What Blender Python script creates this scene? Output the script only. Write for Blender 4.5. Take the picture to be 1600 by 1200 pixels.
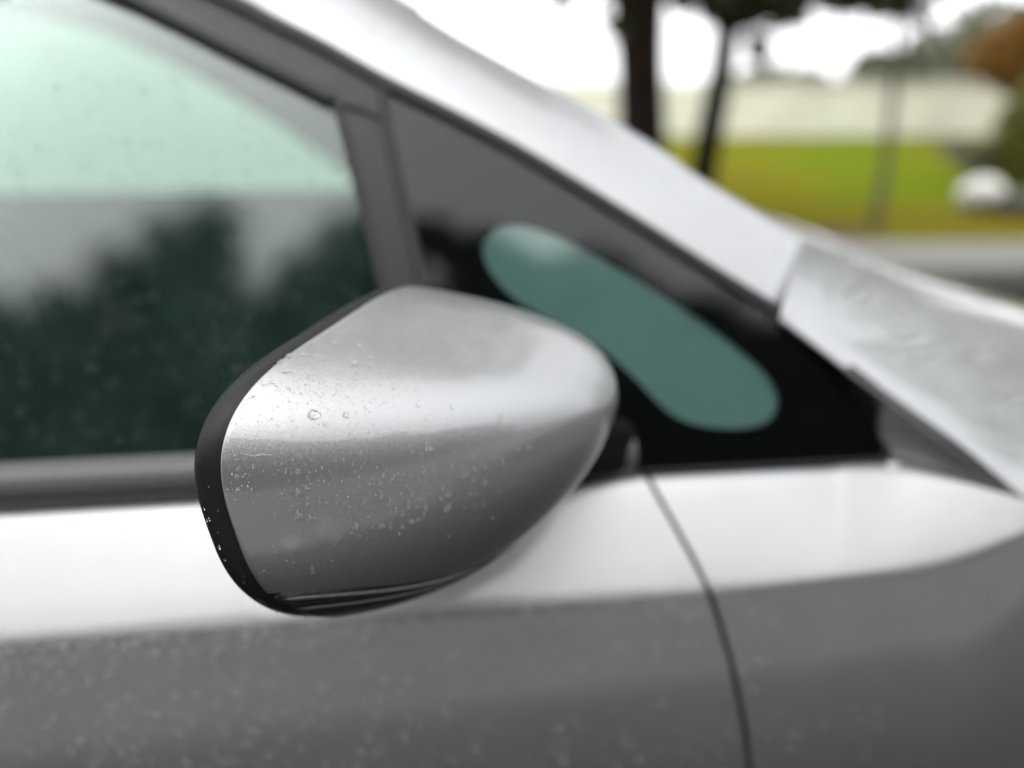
import bpy, bmesh, math, random
import numpy as np
from mathutils import Vector, Matrix
from mathutils.bvhtree import BVHTree

random.seed(7); rng = np.random.default_rng(7)
scene = bpy.context.scene
for o in list(bpy.data.objects): bpy.data.objects.remove(o)
COL = scene.collection
R = math.radians

# ------------------------------------------------------------------ camera
CAM_H = 1.24
PITCH = R(20.556)
cd = bpy.data.cameras.new("camera"); cam = bpy.data.objects.new("camera", cd); COL.objects.link(cam)
cam.location = (0, 0, CAM_H); cam.rotation_euler = (math.pi/2 - PITCH, 0, 0)
cd.sensor_width = 36; cd.lens = 27; cd.clip_start = .02; cd.clip_end = 600
cd.dof.use_dof = True; cd.dof.focus_distance = .372; cd.dof.aperture_fstop = 1.85
scene.camera = cam

# ------------------------------------------------------------------ sky and sun (overcast)
SUN_EL, SUN_AZ = R(70), R(200)
w = bpy.data.worlds.new("World"); scene.world = w; w.use_nodes = True
nt = w.node_tree; nt.nodes.clear()
sky = nt.nodes.new("ShaderNodeTexSky"); sky.sky_type = 'NISHITA'; sky.sun_disc = False
sky.sun_elevation = SUN_EL; sky.sun_rotation = SUN_AZ; sky.dust_density = 6; sky.air_density = 1.0; sky.ozone_density = 1.0
hs = nt.nodes.new("ShaderNodeHueSaturation"); hs.inputs['Saturation'].default_value = .10
mx = nt.nodes.new("ShaderNodeMix"); mx.data_type = 'RGBA'; mx.inputs['Factor'].default_value = .6
mx.inputs[7].default_value = (8.0, 8.15, 8.4, 1)      # the even white of the cloud deck
bg = nt.nodes.new("ShaderNodeBackground"); bg.inputs['Strength'].default_value = .15
wo = nt.nodes.new("ShaderNodeOutputWorld")
nt.links.new(sky.outputs[0], hs.inputs['Color']); nt.links.new(hs.outputs[0], mx.inputs[6])
nt.links.new(mx.outputs[2], bg.inputs['Color']); nt.links.new(bg.outputs[0], wo.inputs[0])
sd = bpy.data.lights.new("sun", 'SUN'); sun = bpy.data.objects.new("sun", sd); COL.objects.link(sun)
sd.energy = .5; sd.angle = R(150); sd.color = (1, .97, .93)
sun.rotation_euler = (math.pi/2 - SUN_EL, 0, math.pi - SUN_AZ)
vs = scene.view_settings
vs.view_transform = 'Standard'; vs.look = 'None'; vs.gamma = 1; vs.exposure = 1.35; vs.use_curve_mapping = False
scene.cycles.use_denoising = True
scene.cycles.max_bounces = 14; scene.cycles.transparent_max_bounces = 24
scene.cycles.sample_clamp_indirect = 6

# ------------------------------------------------------------------ frames
CAR_A = R(6.6); CAR_D = .55; ZB = .9475; TAN = math.tan(R(24)); VC = .79
UX = np.array([math.cos(CAR_A), math.sin(CAR_A), 0]); VX = np.array([-math.sin(CAR_A), math.cos(CAR_A), 0])
_f = np.array([0, math.cos(PITCH), -math.sin(PITCH)]); _u = np.array([0, math.sin(PITCH), math.cos(PITCH)])
CL = np.array([0, -CAR_D, CAM_H])                        # camera in the car's own frame
def wray(px, py): return _f + (px-800)/1200*np.array([1., 0, 0]) + (600-py)/1200*_u
def ray(px, py):
    d = wray(px, py); return np.array([d@UX, d@VX, d[2]])
def onV(px, py, v):                                      # measured point on a plane along the car, v metres inboard of its belt line
    d = ray(px, py); return CL + d*(v+CAR_D)/d[1]
def onG(px, py):                                         # measured point on the plane of the side windows
    d = ray(px, py); n = np.array([0, 1, -TAN]); t = (-(n@CL) - TAN*ZB)/(n@d); return CL + t*d
def ground(px, py):
    d = wray(px, py); t = -CAM_H/d[2]; return np.array([0, 0, CAM_H]) + t*d
def at(px, py, dist):                                    # world point at a given distance in front
    d = wray(px, py); return np.array([0, 0, CAM_H]) + d*dist/d[1]
def itp(x, pts): return float(np.interp(x, [p[0] for p in pts], [p[1] for p in pts]))

# ------------------------------------------------------------------ materials
def M(name):
    m = bpy.data.materials.new(name); m.use_nodes = True
    n = m.node_tree.nodes; l = m.node_tree.links
    return m, n, l, n["Principled BSDF"]
def pm(name, col, rough=.5, metal=0, spec=.5, coat=0, coat_r=.03, noise=0, nscale=20, bump=0, bscale=200, rvar=0):
    m, n, l, b = M(name)
    b.inputs['Base Color'].default_value = (*col, 1); b.inputs['Roughness'].default_value = rough
    b.inputs['Metallic'].default_value = metal; b.inputs['Specular IOR Level'].default_value = spec
    b.inputs['Coat Weight'].default_value = coat; b.inputs['Coat Roughness'].default_value = coat_r
    tc = n.new("ShaderNodeTexCoord")
    if noise or rvar:
        t = n.new("ShaderNodeTexNoise"); t.inputs['Scale'].default_value = nscale; t.inputs['Detail'].default_value = 6
        l.new(tc.outputs['Object'], t.inputs['Vector'])
        if noise:
            r = n.new("ShaderNodeMapRange"); r.inputs[3].default_value = 1-noise; r.inputs[4].default_value = 1+noise
            r.inputs[1].default_value = .3; r.inputs[2].default_value = .7
            v = n.new("ShaderNodeVectorMath"); v.operation = 'SCALE'; v.inputs[0].default_value = col
            l.new(t.outputs[0], r.inputs[0]); l.new(r.outputs[0], v.inputs['Scale']); l.new(v.outputs[0], b.inputs['Base Color'])
        if rvar:
            r = n.new("ShaderNodeMapRange"); r.inputs[3].default_value = max(.02, rough-rvar); r.inputs[4].default_value = rough+rvar
            r.inputs[1].default_value = .3; r.inputs[2].default_value = .7
            l.new(t.outputs[0], r.inputs[0]); l.new(r.outputs[0], b.inputs['Roughness'])
    if bump:
        t2 = n.new("ShaderNodeTexNoise"); t2.inputs['Scale'].default_value = bscale; t2.inputs['Detail'].default_value = 4
        bp = n.new("ShaderNodeBump"); bp.inputs['Strength'].default_value = bump; bp.inputs['Distance'].default_value = 1/bscale*.5
        l.new(tc.outputs['Object'], t2.inputs['Vector']); l.new(t2.outputs[0], bp.inputs['Height']); l.new(bp.outputs[0], b.inputs['Normal'])
    return m

def paint(name, stains=()):
    m, n, l, b = M(name)
    b.inputs['Metallic'].default_value = 1.0; b.inputs['Roughness'].default_value = .48
    b.inputs['Coat Weight'].default_value = 1.0; b.inputs['Coat Roughness'].default_value = .025; b.inputs['Coat IOR'].default_value = 1.5
    tc = n.new("ShaderNodeTexCoord")
    vo = n.new("ShaderNodeTexVoronoi"); vo.inputs['Scale'].default_value = 3200
    l.new(tc.outputs['Object'], vo.inputs['Vector'])
    sub = n.new("ShaderNodeVectorMath"); sub.operation = 'SUBTRACT'; sub.inputs[1].default_value = (.5, .5, .5)
    sc = n.new("ShaderNodeVectorMath"); sc.operation = 'SCALE'; sc.inputs['Scale'].default_value = .16
    ge = n.new("ShaderNodeNewGeometry")
    ad = n.new("ShaderNodeVectorMath"); ad.operation = 'ADD'
    nm = n.new("ShaderNodeVectorMath"); nm.operation = 'NORMALIZE'
    l.new(vo.outputs['Color'], sub.inputs[0]); l.new(sub.outputs[0], sc.inputs[0]); l.new(sc.outputs[0], ad.inputs[0])
    l.new(ge.outputs['Normal'], ad.inputs[1]); l.new(ad.outputs[0], nm.inputs[0]); l.new(nm.outputs[0], b.inputs['Normal'])
    base = n.new("ShaderNodeRGB"); base.outputs[0].default_value = (.262, .267, .27, 1)
    no = n.new("ShaderNodeTexNoise"); no.inputs['Scale'].default_value = 9; no.inputs['Detail'].default_value = 5
    l.new(tc.outputs['Object'], no.inputs['Vector'])
    mr = n.new("ShaderNodeMapRange"); mr.inputs[1].default_value = .3; mr.inputs[2].default_value = .7; mr.inputs[3].default_value = .95; mr.inputs[4].default_value = 1.04
    l.new(no.outputs[0], mr.inputs[0])
    ml = n.new("ShaderNodeVectorMath"); ml.operation = 'SCALE'
    l.new(base.outputs[0], ml.inputs[0]); l.new(mr.outputs[0], ml.inputs['Scale'])
    out = ml.outputs[0]; fac_all = None
    for (c, rad, amount) in stains:                       # dried water stains
        d = n.new("ShaderNodeVectorMath"); d.operation = 'DISTANCE'; d.inputs[1].default_value = tuple(c)
        n2 = n.new("ShaderNodeTexNoise"); n2.inputs['Scale'].default_value = 260; n2.inputs['Detail'].default_value = 5
        l.new(tc.outputs['Object'], n2.inputs['Vector'])
        wob = n.new("ShaderNodeMath"); wob.operation = 'MULTIPLY_ADD'; wob.inputs[1].default_value = rad*1.6
        l.new(n2.outputs[0], wob.inputs[0]); l.new(tc.outputs['Object'], d.inputs[0]); l.new(d.outputs['Value'], wob.inputs[2])
        f = n.new("ShaderNodeMapRange"); f.inputs[1].default_value = rad*2.0; f.inputs[2].default_value = rad*1.5
        f.inputs[3].default_value = 0; f.inputs[4].default_value = amount
        l.new(wob.outputs[0], f.inputs[0])
        if fac_all is None: fac_all = f.outputs[0]
        else:
            a = n.new("ShaderNodeMath"); a.operation = 'MAXIMUM'; l.new(fac_all, a.inputs[0]); l.new(f.outputs[0], a.inputs[1]); fac_all = a.outputs[0]
    if fac_all is not None:
        mt = n.new("ShaderNodeMath"); mt.operation = 'SUBTRACT'; mt.inputs[0].default_value = 1; l.new(fac_all, mt.inputs[1])
        l.new(mt.outputs[0], b.inputs['Metallic'])
    l.new(out, b.inputs['Base Color'])
    # thin film of drizzle: tiny wobble of the clear coat
    n3 = n.new("ShaderNodeTexNoise"); n3.inputs['Scale'].default_value = 60; n3.inputs['Detail'].default_value = 3
    l.new(tc.outputs['Object'], n3.inputs['Vector'])
    bp = n.new("ShaderNodeBump"); bp.inputs['Strength'].default_value = .05; bp.inputs['Distance'].default_value = .002
    l.new(n3.outputs[0], bp.inputs['Height']); l.new(bp.outputs[0], b.inputs['Coat Normal'])
    return m

def glass(name, tint, ior=1.5, mist=0.0, mist_col=(.7, .8, .74), wob=.0, back=.12):
    """pane with real thickness: mirror by Fresnel, tinted clear otherwise, plus a share of fine rain mist"""
    m, n, l, b = M(name); n.remove(b); out = n["Material Output"]
    fr = n.new("ShaderNodeFresnel"); fr.inputs['IOR'].default_value = ior
    gl = n.new("ShaderNodeBsdfGlossy"); gl.inputs['Roughness'].default_value = .012
    tr = n.new("ShaderNodeBsdfTransparent"); tr.inputs['Color'].default_value = (*tint, 1)
    mxs = n.new("ShaderNodeMixShader")
    body = tr.outputs[0]
    tc = n.new("ShaderNodeTexCoord")
    if mist:
        tl = n.new("ShaderNodeBsdfTranslucent"); tl.inputs['Color'].default_value = (*mist_col, 1)
        df = n.new("ShaderNodeBsdfDiffuse"); df.inputs['Color'].default_value = (*[c*.5 for c in mist_col], 1)
        m1 = n.new("ShaderNodeMixShader"); m1.inputs[0].default_value = back
        l.new(tl.outputs[0], m1.inputs[1]); l.new(df.outputs[0], m1.inputs[2])
        m2 = n.new("ShaderNodeMixShader")
        no = n.new("ShaderNodeTexNoise"); no.inputs['Scale'].default_value = 14; no.inputs['Detail'].default_value = 8
        l.new(tc.outputs['Object'], no.inputs['Vector'])
        mr = n.new("ShaderNodeMapRange"); mr.inputs[1].default_value = .3; mr.inputs[2].default_value = .7
        mr.inputs[3].default_value = max(0, mist-min(.06, mist*.4)); mr.inputs[4].default_value = min(1, mist+min(.06, mist*.4))
        l.new(no.outputs[0], mr.inputs[0]); l.new(mr.outputs[0], m2.inputs[0])
        l.new(tr.outputs[0], m2.inputs[1]); l.new(m1.outputs[0], m2.inputs[2]); body = m2.outputs[0]
    l.new(fr.outputs[0], mxs.inputs[0]); l.new(body, mxs.inputs[1]); l.new(gl.outputs[0], mxs.inputs[2])
    if wob:
        n3 = n.new("ShaderNodeTexNoise"); n3.inputs['Scale'].default_value = 330; n3.inputs['Detail'].default_value = 2
        l.new(tc.outputs['Object'], n3.inputs['Vector'])
        bp = n.new("ShaderNodeBump"); bp.inputs['Strength'].default_value = wob; bp.inputs['Distance'].default_value = .0006
        l.new(n3.outputs[0], bp.inputs['Height']); l.new(bp.outputs[0], gl.inputs['Normal'])
    l.new(mxs.outputs[0], out.inputs['Surface'])
    return m

def water_mat(name, clear):  # the part not clear is diffuse white, standing in for gathered light
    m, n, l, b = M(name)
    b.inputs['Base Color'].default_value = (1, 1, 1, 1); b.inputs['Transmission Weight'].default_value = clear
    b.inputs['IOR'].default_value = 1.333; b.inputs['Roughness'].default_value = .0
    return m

SILVER = paint("silver_metallic_paint")
BLACK_TEX = pm("black_grained_plastic", (.006, .006, .0065), .45, spec=.21, bump=.35, bscale=2600, rvar=.1, nscale=60)
BLACK_GLOSS = pm("black_gloss_plastic", (.010, .010, .011), .14, spec=.7, bump=.35, bscale=420, rvar=.06, nscale=120)
SATIN = pm("satin_black_tape", (.017, .016, .018), .40, spec=.36, bump=.15, bscale=900, rvar=.06, nscale=70)
RUBBER = pm("black_rubber", (.008, .008, .009), .55, spec=.35, bump=.2, bscale=700)
FRIT = pm("black_ceramic_print", (.005, .005, .006), .6, spec=.05)
TINT = glass("green_side_glass", (.89, .96, .93), ior=1.66, mist=.05, mist_col=(.42, .80, .70), wob=.10, back=.5)
QTINT = glass("green_quarter_glass", (.86, .93, .91), wob=.05)
MISTED = glass("rain_misted_glass", (.80, .92, .86), mist=.85, mist_col=(.66, .84, .72))
PATCHM = glass("fogged_green_glass", (.7, .88, .82), mist=.94, mist_col=(.70, .97, .94), back=.85)
TRIM = pm("dark_cabin_plastic", (.012, .012, .012), .7, spec=.3, noise=.3)
FABRIC = pm("dark_seat_fabric", (.02, .02, .021), .9, spec=.2, noise=.3, bump=.3, bscale=500)
LINER = pm("grey_headliner", (.05, .05, .048), .95, spec=.1)
MIRROR = pm("mirror_silvering", (.85, .86, .87), .01, metal=1)
TYRE = pm("tyre_rubber", (.015, .015, .015), .8, spec=.3, noise=.3)
ALLOY = pm("alloy_wheel", (.5, .5, .5), .3, metal=1)
LAMP = glass("clear_lens", (.95, .95, .95))
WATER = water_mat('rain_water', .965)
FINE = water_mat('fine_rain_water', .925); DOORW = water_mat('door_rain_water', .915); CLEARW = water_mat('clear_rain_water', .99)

# ------------------------------------------------------------------ mesh helpers
def link(name, me, mat=None, parent=None, smooth=True):
    o = bpy.data.objects.new(name, me); COL.objects.link(o)
    if mat: me.materials.append(mat)
    if smooth: me.polygons.foreach_set('use_smooth', [True]*len(me.polygons))
    if parent: o.parent = parent
    return o
def mesh(name, v, f, mat=None, parent=None, smooth=True):
    me = bpy.data.meshes.new(name); me.from_pydata([tuple(map(float, p)) for p in v], [], f); me.update()
    return link(name, me, mat, parent, smooth)
def tag(o, label, cat, group=None, kind=None):
    if label: o['label'] = label
    if cat: o['category'] = cat
    if group: o['group'] = group
    if kind: o['kind'] = kind
    return o
def empty(name, loc=(0, 0, 0), rz=0):
    o = bpy.data.objects.new(name, None); COL.objects.link(o); o.location = loc; o.rotation_euler = (0, 0, rz); return o
def solid(o, th, off=-1):
    s = o.modifiers.new("thickness", 'SOLIDIFY'); s.thickness = th; s.offset = off; return o
def bevel(o, wd, seg=2):
    b = o.modifiers.new("bevel", 'BEVEL'); b.width = wd; b.segments = seg; b.limit_method = 'ANGLE'; b.angle_limit = R(35); return o
def grid(name, rows, mat, parent, out=None, closed=False, th=0):
    """rows: list of equally long point rows -> one sheet, normals turned towards `out` (a direction or ('from', point))"""
    rows = [[np.array(p, float) for p in r] for r in rows]
    n = len(rows[0]); v = [p for r in rows for p in r]; f = []
    for i in range(len(rows)-1):
        for j in range(n if closed else n-1):
            k = (j+1) % n
            f.append((i*n+j, i*n+k, (i+1)*n+k, (i+1)*n+j))
    if out is not None:
        V_ = np.array(v); s = 0
        for q in f[::max(1, len(f)//400)]:
            a, b, c, d = (V_[k] for k in q); nn = np.cross(c-a, d-b); ctr = (a+b+c+d)/4
            dv = (ctr-np.array(out[1])) if isinstance(out[0], str) else np.array(out)
            s += nn@dv
        if s < 0: f = [q[::-1] for q in f]
    o = mesh(name, v, f, mat, parent)
    if th: solid(o, th)
    return o
def spl(pts, n):
    """Catmull-Rom through points, n samples"""
    P = np.array(pts, float); P = np.vstack([2*P[0]-P[1], P, 2*P[-1]-P[-2]]); m = len(pts)-1
    out = []
    for t in np.linspace(0, m-1e-9, n):
        i = int(t); u = t-i; a, b, c, d = P[i:i+4]
        out.append(.5*((2*b)+(c-a)*u+(2*a-5*b+4*c-d)*u*u+(-a+3*b-3*c+d)*u**3))
    return np.array(out)
NG = np.array([0, -1, TAN])/math.hypot(1, TAN)            # outward normal of the side glass
def gp(x, z): return np.array([x, TAN*(z-ZB), z])
def slab(name, pts, o0, o1, mat, parent, smooth=False, bev=0):
    """polygon lying on the glass plane, from offset o0 to o1 along the outward normal"""
    P = [np.array(p, float) for p in pts]; n = len(P)
    v = [p+NG*o0 for p in P]+[p+NG*o1 for p in P]
    ctr = sum(P)/n; s = 0
    for i in range(n): s += np.cross(P[i]-ctr, P[(i+1) % n]-ctr)@NG
    idx = list(range(n))
    if s < 0: idx = idx[::-1]
    f = [tuple(k+n for k in idx), tuple(idx[::-1])]
    for i in range(n):
        a, b = idx[i], idx[(i+1) % n]; f.append((a, b, b+n, a+n))
    o = mesh(name, v, f, mat, parent, smooth)
    if bev: bevel(o, bev)
    return o
def strip(name, pts, wd, o0, o1, mat, parent, bev=.001):
    """band of given width along a polyline on the glass plane (a seal)"""
    P = np.array(pts, float); n = len(P); L, Rr = [], []
    for i in range(n):
        t = P[min(i+1, n-1)]-P[max(i-1, 0)]; t /= np.linalg.norm(t); s = np.cross(NG, t)
        L.append(P[i]+s*wd/2); Rr.append(P[i]-s*wd/2)
    v = []; f = []
    for i in range(n): v += [L[i]+NG*o0, L[i]+NG*o1, Rr[i]+NG*o1, Rr[i]+NG*o0]
    for i in range(n-1):
        for k in range(4):
            a = i*4+k; b = i*4+(k+1) % 4; f.append((a, b, b+4, a+4))
    f += [(0, 1, 2, 3)[::-1], tuple((n-1)*4+k for k in range(4))]
    o = mesh(name, v, f, mat, parent, False)
    bm = bmesh.new(); bm.from_mesh(o.data); bmesh.ops.recalc_face_normals(bm, faces=bm.faces); bm.to_mesh(o.data); bm.free()
    if bev: bevel(o, bev)
    return o
def box(name, c, s, mat, parent, bev=.01, rot=None):
    bm = bmesh.new(); bmesh.ops.create_cube(bm, size=1); bmesh.ops.scale(bm, vec=s, verts=bm.verts)
    if rot: bmesh.ops.rotate(bm, cent=(0, 0, 0), matrix=Matrix.Rotation(rot[0], 3, rot[1]), verts=bm.verts)
    bmesh.ops.translate(bm, vec=c, verts=bm.verts)
    me = bpy.data.meshes.new(name); bm.to_mesh(me); bm.free()
    o = link(name, me, mat, parent, False)
    if bev: bevel(o, bev, 3)
    return o
def tube(v, f, pts, rads, seg=8):
    P = [np.array(p, float) for p in pts]; base = len(v); n = len(P)
    for i in range(n):
        t = P[min(i+1, n-1)]-P[max(i-1, 0)]; t /= (np.linalg.norm(t)+1e-9)
        a = np.cross(t, [0.3, 1, .1]); a /= np.linalg.norm(a); b = np.cross(t, a)
        for k in range(seg):
            an = 2*math.pi*k/seg; v.append(P[i]+rads[i]*(a*math.cos(an)+b*math.sin(an)))
    for i in range(n-1):
        for k in range(seg):
            a0 = base+i*seg+k; b0 = base+i*seg+(k+1) % seg; f.append((a0, b0, b0+seg, a0+seg))
    f.append(tuple(base+k for k in range(seg))[::-1]); f.append(tuple(base+(n-1)*seg+k for k in range(seg)))

# ================================================================== GROUND
def gsheet(name, pts, z, mat, label=None):
    o = mesh(name, [(p[0], p[1], z) for p in pts], [tuple(range(len(pts)))], mat, None, False)
    o['kind'] = 'structure'
    if label: o['label'] = label
    return o
ASPH = pm("wet_asphalt", (.020, .018, .015), .95, spec=.08, noise=.35, nscale=3, bump=.5, bscale=160, rvar=.04)
EARTH = pm("dull_field", (.10, .11, .06), .9, noise=.3, nscale=.6)
CONC = pm("pale_concrete", (.135, .128, .115), .8, noise=.15, nscale=5, bump=.3, bscale=60)
def lawn_mat():
    m, n, l, b = M("wet_lawn"); b.inputs['Roughness'].default_value = 1; b.inputs['Specular IOR Level'].default_value = .0
    tc = n.new("ShaderNodeTexCoord"); a = n.new("ShaderNodeTexNoise"); a.inputs['Scale'].default_value = .22; a.inputs['Detail'].default_value = 5
    l.new(tc.outputs['Object'], a.inputs['Vector'])
    c = n.new("ShaderNodeValToRGB"); e = c.color_ramp.elements
    e[0].position = .36; e[0].color = (.104, .085, .012, 1); e[1].position = .62; e[1].color = (.074, .112, .008, 1)
    x = e.new(.5); x.color = (.106, .106, .010, 1)
    l.new(a.outputs[0], c.inputs[0]); l.new(c.outputs[0], b.inputs['Base Color'])
    return m
LAWN = lawn_mat()
gsheet("ground", [(-300, -300), (300, -300), (300, 300), (-300, 300)], -.02, EARTH, "dull field reaching to the horizon")
gsheet("road", [(-80, -7.5), (80, -7.5), (80, 5.6), (-80, 5.6)], 0, ASPH, "dark wet asphalt road under the parked silver car")
p0 = ground(1400, 416)[1]*.911; p1 = ground(1400, 376)[1]*.911
box("pavement", (0, (p0+p1)/2, .045), (160, p1-p0, .13), CONC, None, .02)['kind'] = 'structure'
gsheet("lawn", [(-80, p1), (80, p1), (80, 26), (-80, 26)], .06, LAWN, "bright yellow green lawn beyond the pavement")

WALK = pm("added_walk_concrete", (.33, .33, .328), .7, spec=.3, noise=.2, nscale=4, bump=.3, bscale=60)
k1 = box("kerb", (0, -1.05, .05), (160, .16, .16), CONC, None, .02); k1['kind'] = 'structure'
k2 = box("added_walkway", (0, -3.23, .05), (160, 4.2, .15), WALK, None, .01); k2['kind'] = 'structure'  # unseen walk and kerb, added to brighten the reflection in the door
SOIL = pm("bare_brown_soil", (.065, .038, .022), .95, spec=.1, noise=.4, nscale=8, bump=.6, bscale=40)
sc_ = ground(1265, 372)*.925; sp = []
for k in range(28):
    a = 2*math.pi*k/28; r = 1+.18*math.sin(3*a)+.1*math.sin(7*a+1); sp.append((sc_[0]+.75*r*math.cos(a), sc_[1]+.35+.42*r*math.sin(a)))
gsheet("soil", sp, .066, SOIL, "bare brown soil at the near edge of the lawn")
# ================================================================== CAR
car = empty("parked_car", tuple(CAR_D*VX), CAR_A)
tag(car, "silver hatchback wet with rain, its door mirror filling the foreground", "car")

# ---- side body profile (inboard v, height z)
side_rows = [(.006, .9470), (.0005, .9478), (-.004, .9476), (-.009, .9455), (-.0125, .9425), (-.020, .9345), (-.034, .9190), (-.050, .9010), (-.0625, .8866),
             (-.0672, .8806), (-.0700, .8760), (-.0712, .8710), (-.0732, .860), (-.0815, .82), (-.0915, .76), (-.0985, .70), (-.102, .62), (-.100, .50), (-.088, .34), (-.05, .2)]
seam_px = [(1010, 742, 0), (1034, 786, -.016), (1072, 852, -.045), (1106, 918, -.068), (1120, 960, -.0715), (1134, 1010, -.0725), (1149, 1100, -.072), (1154, 1200, -.07)]
seam_l = [onV(*p) for p in seam_px]
sz_ = [p[2] for p in seam_l][::-1]; sx_ = [p[0] for p in seam_l][::-1]
def seam(z): return float(np.interp(z, sz_, sx_))
def es_(o):
    m = o.modifiers.new('edges', 'EDGE_SPLIT'); m.split_angle = R(38)
def side_sheet(name, x0, x1, parent, n=40, first_in=None):
    rows = []
    for (v, z) in side_rows:
        a = x0 if not callable(x0) else x0(z); b = x1 if not callable(x1) else x1(z)
        r = [(x, v, z) for x in np.linspace(a, b, n)]
        r = [(a, v+.012, z)]+[(a+.0004, v+.0012, z)]+r+[(b-.0004, v+.0012, z)]+[(b, v+.012, z)]
        rows.append(r)
    o = grid(name, rows, SILVER, parent, (0, -1, .4)); es_(o); return o
GAP = .0022
door = side_sheet("front_door", -1.12, lambda z: seam(z)-GAP, car)
side_sheet("rear_door", -2.02, -1.124, car, 12)

# ---- wing (front fender): shoulder line, crease and flank
colsx = [1300, 1340, 1378, 1410, 1440, 1470, 1500, 1530, 1560, 1590, 1625, 1665]
Ly = [(1300, 724.5), (1378, 719), (1450, 733), (1530, 755), (1600, 780), (1665, 806)]; Lv = [(1378, .0), (1450, -.016), (1530, -.034), (1600, -.049), (1665, -.060)]
Ky = [(1300, 907), (1378, 899), (1460, 890), (1540, 862), (1600, 832), (1665, 809)]; Kv = [(1378, -.070), (1540, -.0685), (1600, -.066), (1665, -.0615)]
Lp = [onV(x, itp(x, Ly), itp(x, Lv)) for x in colsx]; Kp = [onV(x, itp(x, Ky), itp(x, Kv)) for x in colsx]
fr = [(.72, -.055, .86), (.95, -.05, .80), (1.15, -.02, .75), (1.3, .06, .70), (1.38, .2, .68)]
Lp += [np.array(p)+(0, .004, .004) for p in fr]; Kp += [np.array(p) for p in fr]
def calm(P, n, it):
    P = spl(P, n)
    for _ in range(it): P[1:-1] = (P[:-2]+2*P[1:-1]+P[2:])/4
    return P
Lp = calm(Lp, 60, 24); Kp = calm(Kp, 60, 24)
Lp[0][2] = .9475
rows = []
ztop = [z for _, z in side_rows]
prof_u = [(-.006, .0), (.0, .0), (.005, .0), (.012, .0)]
led = side_rows[1:11]                                     # belt to crease, in fractions
lf = [((led[0][0]-v)/(led[0][0]-led[-1][0]), (led[0][1]-z)/(led[0][1]-led[-1][1])) for v, z in led]
low = side_rows[10:]
def wing_col(L, K):
    c = [(L[0], L[1]+.006, L[2]-.0006)]
    for (fv, fz) in lf:
        c.append((L[0]+(K[0]-L[0])*fz, L[1]+(K[1]-L[1])*fv, L[2]+(K[2]-L[2])*fz))
    for (v, z) in low[1:]:
        s = (low[0][1]-z)/(low[0][1]-.2)
        c.append((K[0], K[1]+(v-low[0][0]), K[2]+(.2-K[2])*s))
    return c
cols = [wing_col(L, K) for L, K in zip(Lp, Kp)]
c0 = cols[0]
lead = []
for s in np.linspace(0, 1, 24)[:-1]:
    col = []
    for k, p in enumerate(c0):
        v, z = side_rows[k]; x0 = seam(z)+GAP
        col.append((x0+(p[0]-x0)*s, v+(p[1]-v)*s, z+(p[2]-z)*s))
    lead.append(col)
ret = [[(p[0], p[1]+.012, p[2]) for p in lead[0]], [(p[0]+.0004, p[1]+.0012, p[2]) for p in lead[0]]]
wing = grid("front_fender", ret+lead+cols, SILVER, car, (0, -1, .4)); es_(wing)

# ---- fender top / bonnet edge R, scoop below it
Ry = [(1209, 482), (1237, 498), (1290, 538), (1337, 574), (1375, 602), (1412, 629), (1475, 674), (1512, 702), (1595, 772), (1665, 806)]
Rv = [(1209, .046), (1250, .036), (1290, .024), (1340, .010), (1385, -.004), (1420, -.013), (1500, -.033), (1600, -.049), (1665, -.0605)]
def Rp(x): return onV(x, itp(x, Ry), itp(x, Rv))
scoop = [((1330, None), (1337, 588)), ((1345, None), (1362, 619)), ((1362, None), (1377, 648)), ((1376, None), (1384, 684)), ((1392, None), (1379, 715))]
A, B = [], []
for (rx, _), (bx_, by_) in scoop: A.append(Rp(rx)+(0, .0015, -.001)); B.append(onG(bx_, by_)-NG*.004)
for x in [1430, 1470, 1510, 1560, 1600, 1640, 1665]:
    A.append(Rp(x)+(0, .0015, -.001)); B.append(onV(x, itp(x, Ly)+1, itp(x, Lv)+.001))
A = spl(A, 40); B = spl(B, 40)
rows = []
for s in np.linspace(0, 1, 9):
    rows.append([a+(b-a)*s+np.array([0, .010*math.sin(math.pi*s)*min(1, 9*np.linalg.norm(a-b)), 0]) for a, b in zip(A, B)])
grid("fender_scoop", rows, SILVER, wing, (0, -1, 0), th=.0015)

Rl = [Rp(x)+(0, .002, -.002) for x in (1222, 1243, 1290, 1337, 1375, 1412, 1475, 1512, 1560, 1600, 1665)]+[np.array(p)+(0, .003, .005) for p in fr]
Tl = [onV(1252, 371, .112), onV(1283, 385, .14), onV(1325, 397, .185), onV(1372, 409, .24), onV(1425, 422, .30), onV(1480, 438, .37), onV(1560, 462, .40), onV(1620, 482, .41), onV(1700, 512, .42), onV(1780, 545, .43), onV(1900, 600, .44),
      np.array((1.05, .46, .88)), np.array((1.15, .5, .84)), np.array((1.25, .52, .79)), np.array((1.34, .55, .73)), np.array((1.38, .58, .69))]
def calm(P, n, it):
    P = spl(P, n)
    for _ in range(it): P[1:-1] = (P[:-2]+2*P[1:-1]+P[2:])/4
    return P
Rl = calm(Rl, 70, 10); Tl = calm(Tl, 70, 40)
s_lo = np.interp(np.linspace(0, 15, 70), range(16), [.08, .09, .13, .18, .23, .28, .40, .50, .58, .62, .66, .66, .66, .66, .66, .66])
hood_rows = []
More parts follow.
